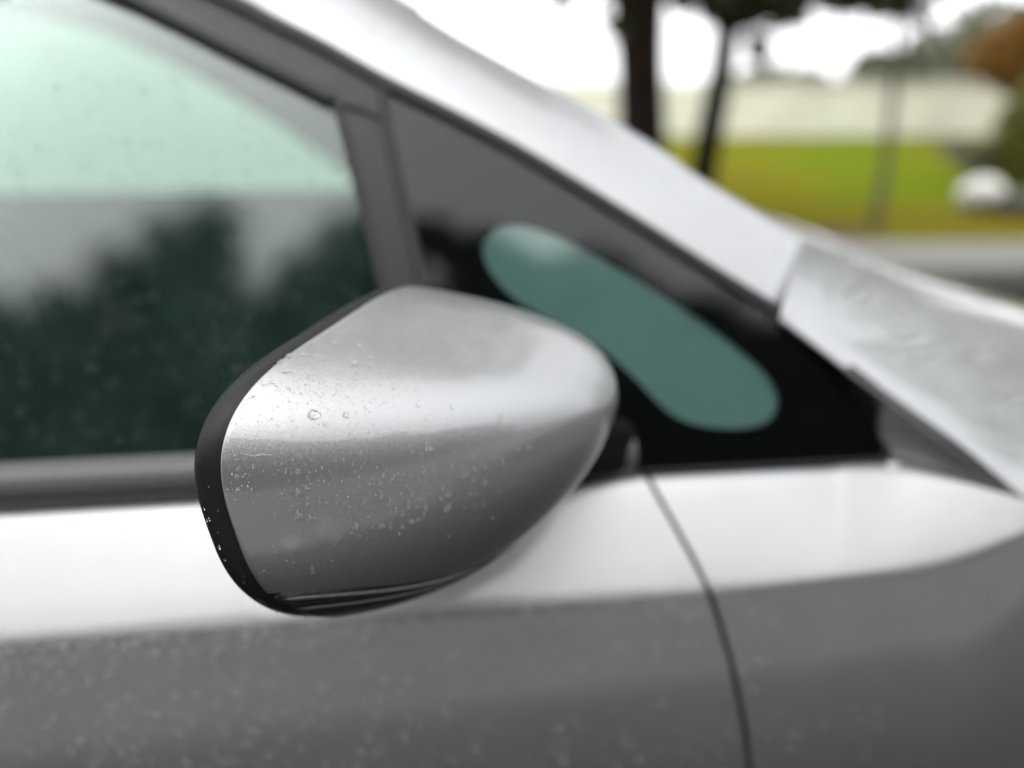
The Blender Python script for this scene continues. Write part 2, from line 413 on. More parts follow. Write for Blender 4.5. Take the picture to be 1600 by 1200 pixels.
for s in list(np.linspace(0, .1, 8))+list(np.linspace(.115, 1, 62)):
    rr = []
    for a, b, s0 in zip(Rl, Tl, s_lo):
        p = a+(b-a)*s
        wdt = np.linalg.norm((b-a)[1:])
        p = p+np.array([0, 0, .045*wdt*4*s*(1-s)])
        e = min(1, s/.10); p = p-np.array([0, 0, .006*(1-e)**2])          # rolled lower edge
        st = min(1, max(0, (s-s0+.06)/.26)); st = st*st*(3-2*st); p = p+np.array([0, 0, .011*(st-s)*min(1, max(0, (wdt-.16)/.18))])
        rr.append(p)
    hood_rows.append(rr)
fin = []
for s in np.linspace(.1, 1, 8):                                            # falls gently over to the centre line
    fin.append([b+np.array([.05*s, (VC-b[1])*s, -((CAM_H-b[2])*(VC-b[1])/(b[1]+CAR_D)*1.12+.012)*s]) for b in hood_rows[-1]])
grid("bonnet", hood_rows+fin, SILVER, car, (0, -.2, 1), th=.0015)
# a small corner plug where glass, pillar and shoulder meet
pc = onV(1397, 738, -.006)
bm = bmesh.new(); bmesh.ops.create_uvsphere(bm, u_segments=16, v_segments=10, radius=.0125)
bmesh.ops.scale(bm, vec=(1.2, .6, .9), verts=bm.verts); bmesh.ops.translate(bm, vec=pc, verts=bm.verts)
me = bpy.data.meshes.new("corner_plug"); bm.to_mesh(me); bm.free(); link("corner_plug", me, SILVER, wing)

# ---- A pillar and roof rail
seal_px = [(350, 0), (425, 38), (500, 75), (600, 131), (700, 181), (800, 234), (900, 294), (1000, 356), (1100, 420), (1209, 487)]
seal_pts = [gp(x, z) for x, z in [(-2.38, 1.16), (-2.1, 1.32), (-1.8, 1.41), (-1.4, 1.465), (-1.0, 1.478), (-.7, 1.455), (-.45, 1.41), (-.28, 1.365)]]+[onG(*p) for p in seal_px]
seal_pts = spl(seal_pts, 110)
def seal_at(x):
    i = int(np.argmin(abs(seal_pts[:, 0]-x))); return np.array([x, np.interp(x, seal_pts[:, 0], seal_pts[:, 1]), np.interp(x, seal_pts[:, 0], seal_pts[:, 2])])
S_px = [(560, -46), (624, -2), (717, 58), (852, 133), (976, 197), (1100, 279), (1200, 338), (1259, 372)]
S_pts = [np.array(p) for p in [(-2.5, .23, 1.17), (-2.2, .235, 1.36), (-1.8, .24, 1.475), (-1.4, .243, 1.53), (-1.0, .243, 1.545), (-.7, .24, 1.525), (-.45, .233, 1.482), (-.25, .222, 1.425), (-.12, .212, 1.378)]]
S_pts += [onV(px, py, onG(px, py)[1]+.04) for px, py in S_px]
S_pts = spl(S_pts, 110)
rows = []
lo = [p-NG*0+NG*.007 for p in seal_pts]
for s in np.linspace(0, 1, 15):
    rr = []
    for a, b in zip(lo, S_pts):
        p = a+(b-a)*s
        bul = .008*math.sin(math.pi*min(1, s))**.8 if 0 < s < 1 else 0
        p = p+np.array([0, -.6, .8])*bul
        rr.append(p)
    rows.append(rr)
rows = [[p-NG*.012 for p in lo], [p-NG*.002 for p in lo]]+rows
top = [p+np.array([.0, .02, -.001]) for p in S_pts]; rows.append(top); rows.append([p+np.array([.0, .035, -.012]) for p in S_pts])
grid("roof_pillar", rows, SILVER, car, (0, -1, .8), th=.0012)
# roof skin
rs = S_pts[:72]
rows = [[np.array([p[0], p[1]+(VC*2-2*p[1])*s, p[2]+.05*4*s*(1-s)-.004]) for p in rs] for s in np.linspace(0, 1, 15)]
grid("roof", rows, SILVER, car, (0, 0, 1), th=.002)
# windscreen
ws = S_pts[66:]
rows = []
for s in np.linspace(0, 1, 17):
    q = 4*s*(1-s); rr = []
    for i, p in enumerate(ws):
        t = i/(len(ws)-1)
        rr.append(np.array([p[0]+q*(.03+.02*t), p[1]+.035+(VC*2-2*p[1]-.07)*s, p[2]-.014+q*(.02-.19*t)]))
    rows.append(rr)
grid("windscreen", rows, MISTED, car, (.4, 0, 1), th=.004)

# ---- side glass, sash and seals (they lie on the leaning plane of the side windows)
def L(pts): return [onG(*p) for p in pts]
fe = L([(527, 164), (545, 235), (566, 320), (592, 425), (624, 560), (660, 742)])                      # front edge of the door glass
sash_lo = L([(520, 158), (450, 122), (372, 84), (290, 42), (205, 0)])
sash_lo_ext = [gp(x, z) for x, z in [(-.34, 1.358), (-.5, 1.392), (-.75, 1.42), (-1.08, 1.425)]]
door_glass = [gp(-1.08, .955)]+[fe[-1], *fe[:-1][::-1]]+sash_lo+sash_lo_ext
slab("window_glass", door_glass, -.0075, -.0035, TINT, door)
up = L([(596, 134), (500, 77), (425, 39), (350, 1)])
up_ext = [seal_at(x)-np.array([0, 0, .004]) for x in (-.28, -.45, -.7, -1.0, -1.12)]
slab("window_sash", L([(597, 136), (602, 186)])[::-1][:1]+L([(597, 136)])+up[1:]+up_ext+[gp(-1.12, 1.43)]+sash_lo_ext[::-1]+sash_lo[::-1]+L([(528, 164)]), -.009, .003, SATIN, door, bev=.001)
pil_r = L([(603, 190), (618, 258), (636, 338), (660, 440), (690, 560), (735, 742)])
slab("pillar_applique", L([(528, 167)])+L([(602, 188)])+pil_r[1:]+[fe[-1]]+fe[1:-1][::-1], -.009, .0025, SATIN, door, bev=.001)
slab("rear_pillar_applique", [gp(-1.08, .95), gp(-1.08, 1.43), gp(-1.19, 1.44), gp(-1.19, .95)], -.009, .0025, SATIN, door, bev=.001)
slab("rear_window_glass", [gp(-1.19, .955), gp(-1.19, 1.43), gp(-1.5, 1.42), gp(-1.9, 1.34), gp(-2.15, 1.22), gp(-2.1, .955)], -.0075, -.0035, MISTED, car)
strip("window_seal", sash_lo_ext[::-1]+sash_lo[::-1], .008, -.004, .0065, RUBBER, door)
strip("window_seal", spl(fe, 14), .007, -.006, .0050, RUBBER, door)
strip("roof_seal", [p+NG*0 for p in seal_pts[30:]], .0095, -.006, .0075, RUBBER, car)
strip("division_seal", L([(597, 136), (601, 162), (604, 186)])+spl(pil_r, 12)[1:].tolist(), .009, -.006, .0055, RUBBER, car)
strip("sash_joint_seal", L([(529, 163), (565, 172), (603, 188)]), .0045, -.006, .0048, RUBBER, door, .0006)
# belt moulding: a satin strip with a rubber lip below it
rows = []
for (v, z) in [(.004, .9485), (-.0035, .9488), (-.0052, .953), (-.0035, .9575), (-.0052, .9590), (-.0060, .966), (-.0040, .9755), (.0035, .9795), (.016, .9800), (.022, .974)]:
    rows.append([(x, v, z) for x in np.linspace(-1.1, .165, 30)])
BELT = pm("belt_strip_plastic", (.060, .059, .062), .5, spec=.5, bump=.15, bscale=900)
grid("belt_moulding", rows, BELT, door, (0, -1, .3), th=.001)

# quarter window
qo = L([(604, 150), (700, 196), (800, 248), (900, 306), (1000, 367), (1100, 430), (1209, 497), (1280, 548), (1330, 587), (1362, 622), (1379, 655), (1384, 684), (1380, 714), (1372, 722)])
qo += [gp(p[0], .9495) for p in L([(1300, 726), (1010, 738), (735, 742)])]+pil_r[::-1][1:]
qw = slab("quarter_window", qo, -.001, .0022, QTINT, car)
# black printed border behind the glass with a rounded clear patch left open
patch = []
pc_px = [(752, 392), (760, 368), (782, 352), (812, 349), (850, 358), (900, 380), (980, 424), (1060, 474), (1130, 522), (1190, 573), (1213, 605), (1218, 635), (1203, 658), (1170, 669), (1110, 668), (1066, 657), (1030, 632), (985, 585), (930, 540), (860, 500), (800, 465), (765, 425)]
pl = L(pc_px); pl = spl(pl+[pl[0]], 60)[:-1]
def ring_fill(outer, inner, off, name, mat, parent, th=.0008):
    bm = bmesh.new(); es = []
    for loop in (outer, inner):
        vsn = [bm.verts.new(tuple(p+NG*off)) for p in loop]
        es += [bm.edges.new((vsn[i], vsn[(i+1) % len(vsn)])) for i in range(len(vsn))]
    bmesh.ops.triangle_fill(bm, edges=es, use_beauty=True)
    me = bpy.data.meshes.new(name); bm.to_mesh(me); bm.free()
    o = link(name, me, mat, parent, False); solid(o, th, 0); return o
ring_fill(qo, list(pl), .0010, "printed_border", FRIT, qw)
slab("clear_patch", [p for p in pl], -.0052, -.0040, PATCHM, qw)
strip("front_edge_seal", spl(L([(1209, 490), (1280, 545), (1330, 584), (1362, 618), (1380, 652), (1386, 684), (1381, 716)]), 20), .006, -.006, .004, RUBBER, car)
strip("lower_edge_seal", [gp(x, .9500) for x in np.linspace(.168, .383, 10)], .0035, -.006, .004, RUBBER, car, .0006)

# ================================================================== DOOR MIRROR
PM = dict(Xr=-.04037, Vr=-.12098, Zr=1.05152, a=.08715, b=.0672, n=3.2, sv=.64723, sz=-.17755, L=.15796, p=1.43488, q=2.03961, dV=.02225, dZ=.00072,
          bo=-.08703, zo=-.02317, bl=1.3012, nl=.20583, dV2=-.00232, lt2=-.21305, qz=-.13572)
def MS(t, th, k=1.0, dx=0.0):
    g = PM; c, s_ = math.cos(th), math.sin(th)
    s = max(1-t**g['p'], 0)**(1/g['q']); sh = max(1-t**g['p'], 0)**(1/(g['q']+g['qz']))
    nn = g['n']+g['nl']*(1-s_)/2; r = (abs(c)**nn+abs(s_)**nn)**(-1/nn)
    l = g['a']*r*c; h = g['b']*r*s_*(1+(g['bl']-1)*(1-s_)/2); lt = l/g['a']; h *= 1-g['bo']*lt
    und = 1-.22*max(0, -h/g['b'])**1.9                   # the lower face is undercut
    l *= s*k; h *= sh*(1+g['lt2']*t*(1-t)*s_*2)*k; l *= und
    return np.array([g['Xr']+g['L']*t-g['sv']*l+g['sz']*h+dx, g['Vr']-l+g['dV']*t**1.5+g['dV2']*t**3, g['Zr']+h+g['zo']*lt*s*k+g['dZ']*t**1.5])
mirror_c = np.array([PM['Xr']+.03, PM['Vr'], PM['Zr']])
NT = 64
def thb(t):
    if t < .56: return -19-33*(t/.56)**1.8
    u = min(1, (t-.56)/.14); u = u*u*(3-2*u); return -52-38*u
def the(t):
    if t < .56: return 200
    u = min(1, (t-.56)/.14); u = u*u*(3-2*u); return 200+70*u
ts = [math.sin(k/NT*math.pi/2) for k in range(NT+1)]
cap_rows = []
def caprow(t, k=1, dx=0):
    a, b = thb(t), the(t)
    return [MS(t, R(a+(b-a)*u), k, dx) for u in np.linspace(0, 1, 150)]
cap_rows = [caprow(0, .965, .006), caprow(0, .972, .0008), caprow(0, .984, -.0002), caprow(0, .9925, .0000), caprow(0, .9975, .0006)]+[caprow(t) if i else caprow(0, 1, .0014) for i, t in enumerate(ts)]
arm_mat = BLACK_TEX
dm_rows = [[MS(.0, R(th), .99, .006) for th in np.linspace(0, 360, 97)[:-1]]]
# black housing behind the cap is the mirror's own body
body = []
for (k, t) in [(.90, 0.0), (.965, .02), (.965, .3), (.96, .55), (.94, .8), (.9, .93)]:
    body.append([MS(t, R(th), k) for th in np.linspace(0, 360, 73)[:-1]])
body.append([MS(.95, R(th), .02) for th in np.linspace(0, 360, 73)[:-1]])
dmir = grid("door_mirror", body, BLACK_TEX, car, ('from', mirror_c), closed=True)
CAPM = paint("silver_cap_paint")
cap = grid("mirror_cap", cap_rows, None, dmir, ('from', mirror_c))
bvh = BVHTree.FromPolygons([v.co.copy() for v in cap.data.vertices], [tuple(p.vertices) for p in cap.data.polygons])
def on_cap(px, py):
    h = bvh.ray_cast(Vector(CL), Vector(ray(px, py)).normalized())
    return (np.array(h[0]), np.array(h[1])) if h[0] is not None else (None, None)
st = []
for (x, y, r_, a_) in [(455, 847, .0048, .20), (505, 822, .0050, .13), (525, 840, .0036, .13), (430, 700, .003, .06)]:
    p, _n = on_cap(x, y)
    if p is not None: st.append((p, r_, a_))
cap.data.materials.append(paint("silver_mirror_cap_paint", st))
# rim round the mirror glass
rim_prof = [(.955, .010), (.972, .004), (.979, -.0005), (.986, -.0022), (.990, -.005), (.986, -.009), (.978, -.0125), (.966, -.0145), (.950, -.0152), (.930, -.0150), (.915, -.0125), (.905, -.006), (.900, .0)]
grid("mirror_rim", [[MS(0, R(th), k, dx) for th in np.linspace(0, 360, 161)[:-1]] for k, dx in rim_prof], BLACK_TEX, dmir, ('from', mirror_c), closed=True)
mg = [MS(0, R(th), .898, -.004) for th in np.linspace(0, 360, 73)[:-1]]
mesh("mirror_glass", mg+[sum(mg)/len(mg)], [(i, (i+1) % 72, 72) for i in range(72)], MIRROR, dmir, False)
# glossy black lower trim, two ribs and a groove
prof = [(0, .950), (.5, .958), (1.2, .966), (2.6, .984), (4.4, 1.002), (5.4, 1.007), (6.4, 1.004), (7.2, .993), (8.0, .984), (8.8, .982), (10.4, .996), (12.2, 1.008), (13.4, 1.011), (16, 1.010), (22, 1.005), (30, 1.0), (45, .996), (80, .99), (140, .985), (170, .97)]
rows = []
for t in list(np.linspace(0, .05, 8))+list(np.linspace(.065, .68, 40)):
    a, b = thb(t), the(t)-360; rr = []
    span = a-b
    for d_, k in prof:
        dd = min(d_, span) if span < 60 else (d_ if d_ < 60 else 60+(d_-60)*(span-60)/110)
        u0 = min(1, t/.05); rr.append(MS(t, R(a-dd), k*(.986+.014*u0*u0*(3-2*u0))))
    rows.append(rr)
grid("lower_trim", rows, BLACK_GLOSS, dmir, ('from', mirror_c))
RIB = pm("rib_highlight_grey", (.030, .030, .032), .20, spec=.7, bump=.3, bscale=500, rvar=.08, nscale=160)  # ribs greyer than the trim: their highlight is put into the colour
for off, rad, t1 in ((3.6, .0013, .50), (9.8, .0010, .42)):
    v, f = [], []; tt = np.linspace(.035, t1, 40)
    tube(v, f, [MS(t, R(thb(t)-off), .999) for t in tt], [rad*min(1, .35+i/5, .35+(39-i)/9) for i in range(40)], 10); mesh("rib_highlight", v, f, RIB, dmir)
# arm to the door
def rrect(x0, x1, z0, z1, v, n=6, r=.012, sk=0):
    out = []
    for (cx, cz, a0) in [(x1-r, z1-r, 0), (x0+r, z1-r, 90), (x0+r, z0+r, 180), (x1-r, z0+r, 270)]:
        for k in range(n):
            a = R(a0+90*k/(n-1)); z = cz+r*math.sin(a); out.append((cx+r*math.cos(a)+sk*(z-z0), v+sk*0, z))
    return out
rows = [rrect(.020, .095, .995, 1.04, -.085), rrect(.025, .105, .985, 1.030, -.060), rrect(.035, .130, .968, 1.015, -.030), rrect(.042, .155, .954, .998, -.008), rrect(.045, .166, .9495, .992, .006), rrect(.045, .168, .9492, .992, .030)]
ARMM = pm('dull_black_arm', (.004, .004, .0045), .8, spec=.06)
grid("mirror_arm", rows, ARMM, dmir, ('from', (.1, -.03, 1.0)), closed=True)

# ================================================================== CABIN
box("cabin_floor", (-.9, VC, .30), (2.8, 1.45, .04), TRIM, car)
box("door_trim", (-.5, .06, .70), (1.25, .06, .46), TRIM, car, .02)
def seat(x, v):
    s = box("seat", (x, v, .52), (.5, .5, .14), FABRIC, car, .05)
    box("backrest", (x-.38, v, .78), (.13, .48, .58), FABRIC, s, .05, (R(-24), 'Y'))
    box("headrest", (x-.53, v, 1.12), (.09, .26, .17), FABRIC, s, .035, (R(-14), 'Y'))
seat(-.62, .40); seat(-.62, VC*2-.40)
box("rear_bench", (-1.65, VC, .52), (.5, 1.3, .16), FABRIC, car, .05)
box("rear_bulkhead", (-2.2, VC, .8), (.1, 1.4, .9), TRIM, car, .03)
rows = []
for (x, z) in [(-.12, .62), (-.16, .78), (-.13, .90), (-.06, .955), (.10, .975), (.30, .985), (.42, .96)]:
    rows.append([(x+.10*4*s*(1-s), .07+(VC*2-.14)*s, z+.01*math.sin(9*s)) for s in np.linspace(0, 1, 25)])
grid("dashboard", rows, TRIM, car, (-.3, 0, 1), th=.01)
v, f = [], []
ctr = np.array([-.26, .42, .90]); ax1 = np.array([0, 1, 0]); ax2 = np.array([.42, 0, .9])/np.linalg.norm([.42, 0, .9])
ring = [ctr+.18*(ax1*math.cos(a)+ax2*math.sin(a)) for a in np.linspace(0, 2*math.pi, 37)]
tube(v, f, ring, [.014]*37, 8); tube(v, f, [ctr-ax1*.17, ctr, ctr+ax1*.17], [.016, .03, .016]); tube(v, f, [ctr, ctr-ax2*.17], [.03, .016])
tube(v, f, [ctr, ctr+np.array([.22, 0, -.1])], [.04, .04])
mesh("steering_wheel", v, f, TRIM, car)
# headliner just under the roof
rows = [[np.array([p[0], p[1]+.01+(VC*2-2*p[1]-.02)*s, p[2]-.035+.05*4*s*(1-s)]) for p in S_pts[10:72]] for s in np.linspace(0, 1, 9)]
grid("headliner", rows, LINER, car, (0, 0, -1), th=.004)

# ---- the far side of the car is the near side mirrored
def mirrored(o, parent):
    me = o.data.copy(); n = len(me.vertices); c = np.empty(n*3); me.vertices.foreach_get('co', c); c = c.reshape(-1, 3); c[:, 1] = 2*VC-c[:, 1]
    me.vertices.foreach_set('co', c.ravel()); me.flip_normals(); me.update()
    r = bpy.data.objects.new(o.name.split('.')[0], me); COL.objects.link(r); r.parent = parent
    for m in o.modifiers:
        k = r.modifiers.new(m.name, m.type)
        for a in ('thickness', 'offset', 'width', 'segments', 'limit_method', 'angle_limit', 'split_angle'):
            if hasattr(m, a): setattr(k, a, getattr(m, a))
    return r
near = [o for o in list(car.children) if o.name.split('.')[0] in ('front_door', 'rear_door', 'front_fender', 'bonnet', 'roof_pillar', 'rear_window_glass', 'quarter_window', 'roof_seal', 'division_seal', 'door_mirror', 'door_trim')]
for o in near:
    r = mirrored(o, car)
    for ch in list(o.children):
        c = mirrored(ch, r)
        if c.name.startswith('window_glass'):
            c.data.materials.clear(); c.data.materials.append(MISTED)
# inner trim of the far door: dark panel round the window opening as seen from the cabin
op = [(-1.06, 1.012), (-.18, 1.012), (-.172, 1.03), (-.19, 1.06), (-.235, 1.10), (-.33, 1.175), (-.46, 1.262), (-.56, 1.318), (-.66, 1.368), (-.78, 1.396), (-.90, 1.410), (-1.06, 1.415)]
def gpf(x, z, off=.03): p = gp(x, z); return np.array([p[0], 2*VC-p[1]-off, p[2]])
bm = bmesh.new(); es = []
for loop in ([(-1.5, .80), (.30, .80), (.33, 1.06), (.1, 1.19), (-.1, 1.29), (-.3, 1.38), (-.5, 1.44), (-.8, 1.475), (-1.1, 1.49), (-1.5, 1.46)], op):
    vs_ = [bm.verts.new(tuple(gpf(*p))) for p in loop]; es += [bm.edges.new((vs_[i], vs_[(i+1) % len(vs_)])) for i in range(len(vs_))]
bmesh.ops.triangle_fill(bm, edges=es, use_beauty=True)
me = bpy.data.meshes.new("inner_trim"); bm.to_mesh(me); bm.free(); o = link("inner_trim", me, TRIM, car, False); solid(o, .012, 0)

# ---- nose, tail, lamps and wheels (outside the picture)
noser = []
for (dz, x) in [(0, 1.40), (-.12, 1.46), (-.25, 1.47), (-.4, 1.44), (-.48, 1.36)]:
    noser.append([(x-.26*abs(s)**2.4, VC+s*.66, .69+dz) for s in np.linspace(-1, 1, 25)])
grid("front_bumper", noser, SILVER, car, (1, 0, 0), th=.003)
tail = []
for (z, x) in [(1.5, -2.1), (1.3, -2.45), (1.1, -2.62), (.9, -2.68), (.6, -2.7), (.3, -2.62)]:
    tail.append([(x+.25*abs(s)**2.6, VC+s*(.56+.28*min(1, (1.5-z)/.5)), z) for s in np.linspace(-1, 1, 25)])
grid("tailgate", tail, SILVER, car, (-1, 0, 0), th=.003)
rq = []
for (v_, z) in side_rows[1:]:
    rq.append([(x, v_+.03*((x+2.024)/-.6)**2, z) for x in np.linspace(-2.62, -2.024, 10)])
q1 = grid("rear_quarter", rq, SILVER, car, (0, -1, .2), th=.002); mirrored(q1, car)
def wheel(x, v_, sgn):
    prof = [(.20, .0), (.29, .0), (.315, .02), (.318, .10), (.315, .18), (.29, .20), (.2, .20)]
    o = mesh("wheel", *lathe(prof, (x, v_, .318), sgn, 40), TYRE, car)
    rp = [(0.02, .035), (.06, .03), (.10, .022), (.19, .012), (.205, .004), (.205, .05)]
    mesh("rim", *lathe(rp, (x, v_, .318), sgn, 40), ALLOY, o)
def lathe(prof, c, sgn, n):
    v, f = [], []
    for k in range(n):
        a = 2*math.pi*k/n
        for (r, y) in prof: v.append((c[0]+r*math.cos(a), c[1]+sgn*y, c[2]+r*math.sin(a)))
    m = len(prof)
    for k in range(n):
        for j in range(m-1):
            q = (k*m+j, k*m+j+1, ((k+1) % n)*m+j+1, ((k+1) % n)*m+j); f.append(q)
    return v, f
for x in (.80, -1.86): wheel(x, -.085, 1); wheel(x, 2*VC+.085, -1)

# ================================================================== RAIN
def dome_mesh(name, outline, h, flat=.35, rings=5):
    """a bead of water: outline in its own plane (x across, y up the slope), height h"""
    P = np.array(outline, float); n = len(P); c = P.mean(0); v = []; f = []
    for i in range(rings):
        s = 1-i/rings; z = h*(1-s**2.4)**.5
        for p in P: v.append((*(c+(p-c)*s), z))
    v.append((*c, h)); v += [(*(c+(p-c)*.97), -.00025) for p in P]; top = rings*n; b0 = top+1; v += [(*p, 0) for p in P]; r0 = b0+n
    for i in range(rings-1):
        for j in range(n): k = (j+1) % n; f.append((i*n+j, i*n+k, (i+1)*n+k, (i+1)*n+j))
    for j in range(n): f.append(((rings-1)*n+j, (rings-1)*n+(j+1) % n, top))
    for j in range(n): k = (j+1) % n; f.append((b0+j, b0+k, r0+k, r0+j))
    f.append(tuple(b0+j for j in range(n))[::-1])
    return v, f
def tear(wd, ln, n=18, wob=0):
    out = []
    for k in range(n):
        a = 2*math.pi*k/n; y = math.sin(a); x = math.cos(a)
        r = 1+wob*math.sin(3*a+wd*9999)+wob*.6*math.sin(5*a+ln*7777)
        taper = 1 if y < 0 else (1-.36*y)
        out.append((wd/2*x*taper*r, (ln*.38 if y < 0 else ln*.62)*y*r))
    return out
def frame_at(p, n):
    n = n/np.linalg.norm(n); up = np.array([0, 0, 1.])-n*n[2]; up /= np.linalg.norm(up)+1e-9; x = np.cross(up, n)
    m = Matrix(((x[0], up[0], n[0], p[0]), (x[1], up[1], n[1], p[1]), (x[2], up[2], n[2], p[2]), (0, 0, 0, 1)))
    return m
CARM = Matrix.Translation(Vector(tuple(CAR_D*VX))) @ Matrix.Rotation(CAR_A, 4, 'Z')
PXM = .375/1200                                          # metres per photo pixel at the mirror cap
def drop(px, py, wpx, hpx, label, group=None, outline=None, hk=.40, wob=.05):
    p, n = on_cap(px, py)
    if p is None: return
    vd = np.array(ray(px, py)); vd /= np.linalg.norm(vd); k = 1/max(.35, abs(float(n@vd)))
    k = 1+(k-1)*.7
    W, Hh = wpx*PXM*1.32, hpx*PXM*k*1.25
    ol = tear(W, Hh, wob=wob) if outline is None else [(x*PXM, y*PXM*k) for x, y in outline]
    v, f = dome_mesh("raindrop", ol, hk*min(W, Hh))
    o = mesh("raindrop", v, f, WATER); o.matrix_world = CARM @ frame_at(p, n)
    tag(o, label, "raindrop", group); return o
G1 = "larger raindrops on the mirror cap"
ORD = ["first", "second", "third", "fourth", "fifth", "sixth", "seventh", "eighth", "ninth", "tenth", "eleventh", "twelfth", "thirteenth", "fourteenth", "fifteenth", "sixteenth", "seventeenth", "eighteenth"]
def size_word(a, b): return ("large" if a >= 9 else "small")+(" long" if b > 1.35*a else " wide" if a > 1.35*b else " round")
def drop_rows(items, per, where, hk):
    """label every bead by its look and its place in the rows it forms"""
    items = sorted(items, key=lambda q: q[1])
    for r_, k in enumerate(range(0, len(items), per)):
        for c_, (x, y, a, b) in enumerate(sorted(items[k:k+per])):
            drop(x, y, a, b, f"{size_word(a, b)} raindrop, {ORD[c_]} from the left in the {ORD[r_]} row down {where}", G1, hk=hk)
drop_rows([(466, 772, 11, 16), (466, 807, 14, 15), (484, 810, 10, 11), (595, 776, 11, 16), (609, 786, 9, 14), (639, 789, 11, 13), (568, 786, 9, 13),
                     (612, 751, 6, 10), (637, 790, 6, 8), (556, 823, 12, 12), (588, 792, 7, 9), (616, 800, 8, 10), (594, 757, 10, 11), (666, 742, 7, 12), (643, 745, 5, 9), (626, 774, 6, 8),
                     (480, 789, 6, 9), (500, 781, 6, 9), (478, 763, 6, 8), (466, 737, 9, 8), (700, 772, 10, 11), (680, 740, 6, 12), (758, 755, 8, 11), (739, 750, 7, 8), (728, 742, 6, 8),
                     (692, 762, 9, 9), (723, 745, 6, 9), (735, 773, 6, 7), (665, 793, 8, 8), (697, 796, 9, 9), (628, 823, 7, 8), (596, 822, 10, 8), (582, 826, 5, 6), (643, 815, 11, 7), (610, 824, 7, 7),
                     (372, 768, 9, 9), (370, 746, 7, 7), (760, 730, 7, 7), (741, 717, 7, 6), (776, 714, 5, 5), (784, 718, 6, 6), (810, 702, 6, 6), (825, 700, 6, 6), (655, 752, 6, 8), (550, 808, 6, 11), (488, 892, 8, 12), (552, 806, 4, 9)], 8, 'on the shaded cap', .40)
drop_rows([(553, 569, 11, 8), (507, 562, 7, 5), (580, 560, 8, 6), (563, 541, 7, 6), (523, 537, 9, 6), (579, 570, 6, 5), (560, 582, 7, 4), (448, 581, 12, 5), (430, 570, 9, 5), (450, 556, 9, 4), (474, 555, 14, 4), (541, 649, 9, 9), (653, 634, 5, 6), (508, 663, 6, 7), (706, 636, 5, 7), (783, 655, 7, 10), (437, 565, 10, 4)], 6, 'on the pale cap', .24)
drop(491, 649, 17, 13, "squarish clear raindrop on the brightest band of the mirror cap", None, wob=.08)
drop(671, 696, 22, 16, "largest raindrop, a wedge of water on the mirror cap below its bright band", None,
     outline=[(-10, -7), (-6, -8.5), (0, -8.5), (6, -9), (11, -9), (12, -7), (8, -5), (4, -1), (0, 5), (-4, 9), (-7, 9), (-9, 3), (-10, -2)], hk=.26)
def trail(pxs, wd, label):
    """a crooked streak of water"""
    pts = [on_cap(*p) for p in pxs]
    pts = [p for p in pts if p[0] is not None]
    v, f = [], []
    sp = spl([p[0] for p in pts], len(pts)*5); rad = [wd*PXM*(.5+.5*math.sin(math.pi*min(.93, max(.07, i/(len(sp)-1))))*(1+.3*math.sin(i*2.3))) for i in range(len(sp))]
    tube(v, f, sp, rad, 10)
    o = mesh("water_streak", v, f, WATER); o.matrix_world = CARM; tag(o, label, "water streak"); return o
trail([(375, 706), (386, 709), (397, 711), (412, 709), (425, 711)], 2.0, "crooked water streak left of the drops, under the bright band of the mirror cap")
trail([(370, 633), (380, 625), (393, 620), (400, 619)], 2.0, "crooked water streak beside the black rim on the bright band of the mirror cap")
trail([(484, 539), (494, 534), (506, 533)], 2.0, "short water streak near the top of the black rim on the mirror cap")
trail([(410, 603), (425, 598), (432, 604)], 1.6, "short bent water streak on the upper face beside the black rim")
trail([(488, 550), (496, 557), (500, 560)], 1.8, "slanting water streak above the cluster of fine drops on the mirror cap")
trail([(415, 810), (428, 816), (444, 824), (462, 830), (470, 834)], .9, "thin slanting water line above the dried stain on the mirror cap")

def bead_field(name, places, label, mat=FINE, seg=8):
    """many tiny beads joined into one mass. places: (point, normal, width, length)"""
    V_, F_ = [], []
    for (p, n, wd, ln) in places:
        v, f = dome_mesh(name, tear(wd, ln, seg, .06), (.24 if n[2] > .45 else .42)*min(wd, ln), rings=3)
        m = np.array(frame_at(p, n)); b = len(V_)
        a = np.c_[np.array(v), np.ones(len(v))]@m.T
        V_ += a[:, :3].tolist(); F_ += [tuple(k+b for k in q) for q in f]
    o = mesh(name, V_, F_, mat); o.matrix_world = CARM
    tag(o, label, None, None, 'stuff'); return o
pl_ = []
def scatter(n, fx, size, el):
    for _ in range(n):
        x, y = fx(); p, nn = on_cap(x, y)
        if p is None: continue
        s = size()*PXM; pl_.append((p, nn, s*random.uniform(.8, 1.3), s*random.uniform(.9, el)))
scatter(620, lambda: (random.gauss(520, 65), random.gauss(590, 28)), lambda: random.choice([1.6, 2, 2.4, 3, 4]), 1.4)
scatter(200, lambda: (random.uniform(350, 700), random.uniform(560, 690)), lambda: random.choice([1.5, 2, 3]), 1.6)
scatter(330, lambda: (random.gauss(640, 70), random.gauss(765, 34)), lambda: random.choice([1.6, 2, 2.5, 3.2, 4.5]), 2.0)
scatter(170, lambda: (random.uniform(348, 560), random.uniform(690, 790)), lambda: random.choice([1.5, 2, 2.5, 3.5]), 1.8)
scatter(60, lambda: (random.uniform(380, 620), random.uniform(790, 905)), lambda: random.choice([1.5, 2, 3]), 2.0)
for cx in (463, 480, 500, 612, 640, 660, 678, 705):       # little chains left by drops that ran down
    y = random.uniform(715, 745)
    for _ in range(14):
        y += random.uniform(2, 8); p, nn = on_cap(cx+random.gauss(0, 1.2), y)
        if p is not None: pl_.append((p, nn, random.uniform(1.2, 2.4)*PXM, random.uniform(1.5, 4)*PXM))
bead_field("fine_rain", pl_, "fine drizzle beads spread over the silver mirror cap")
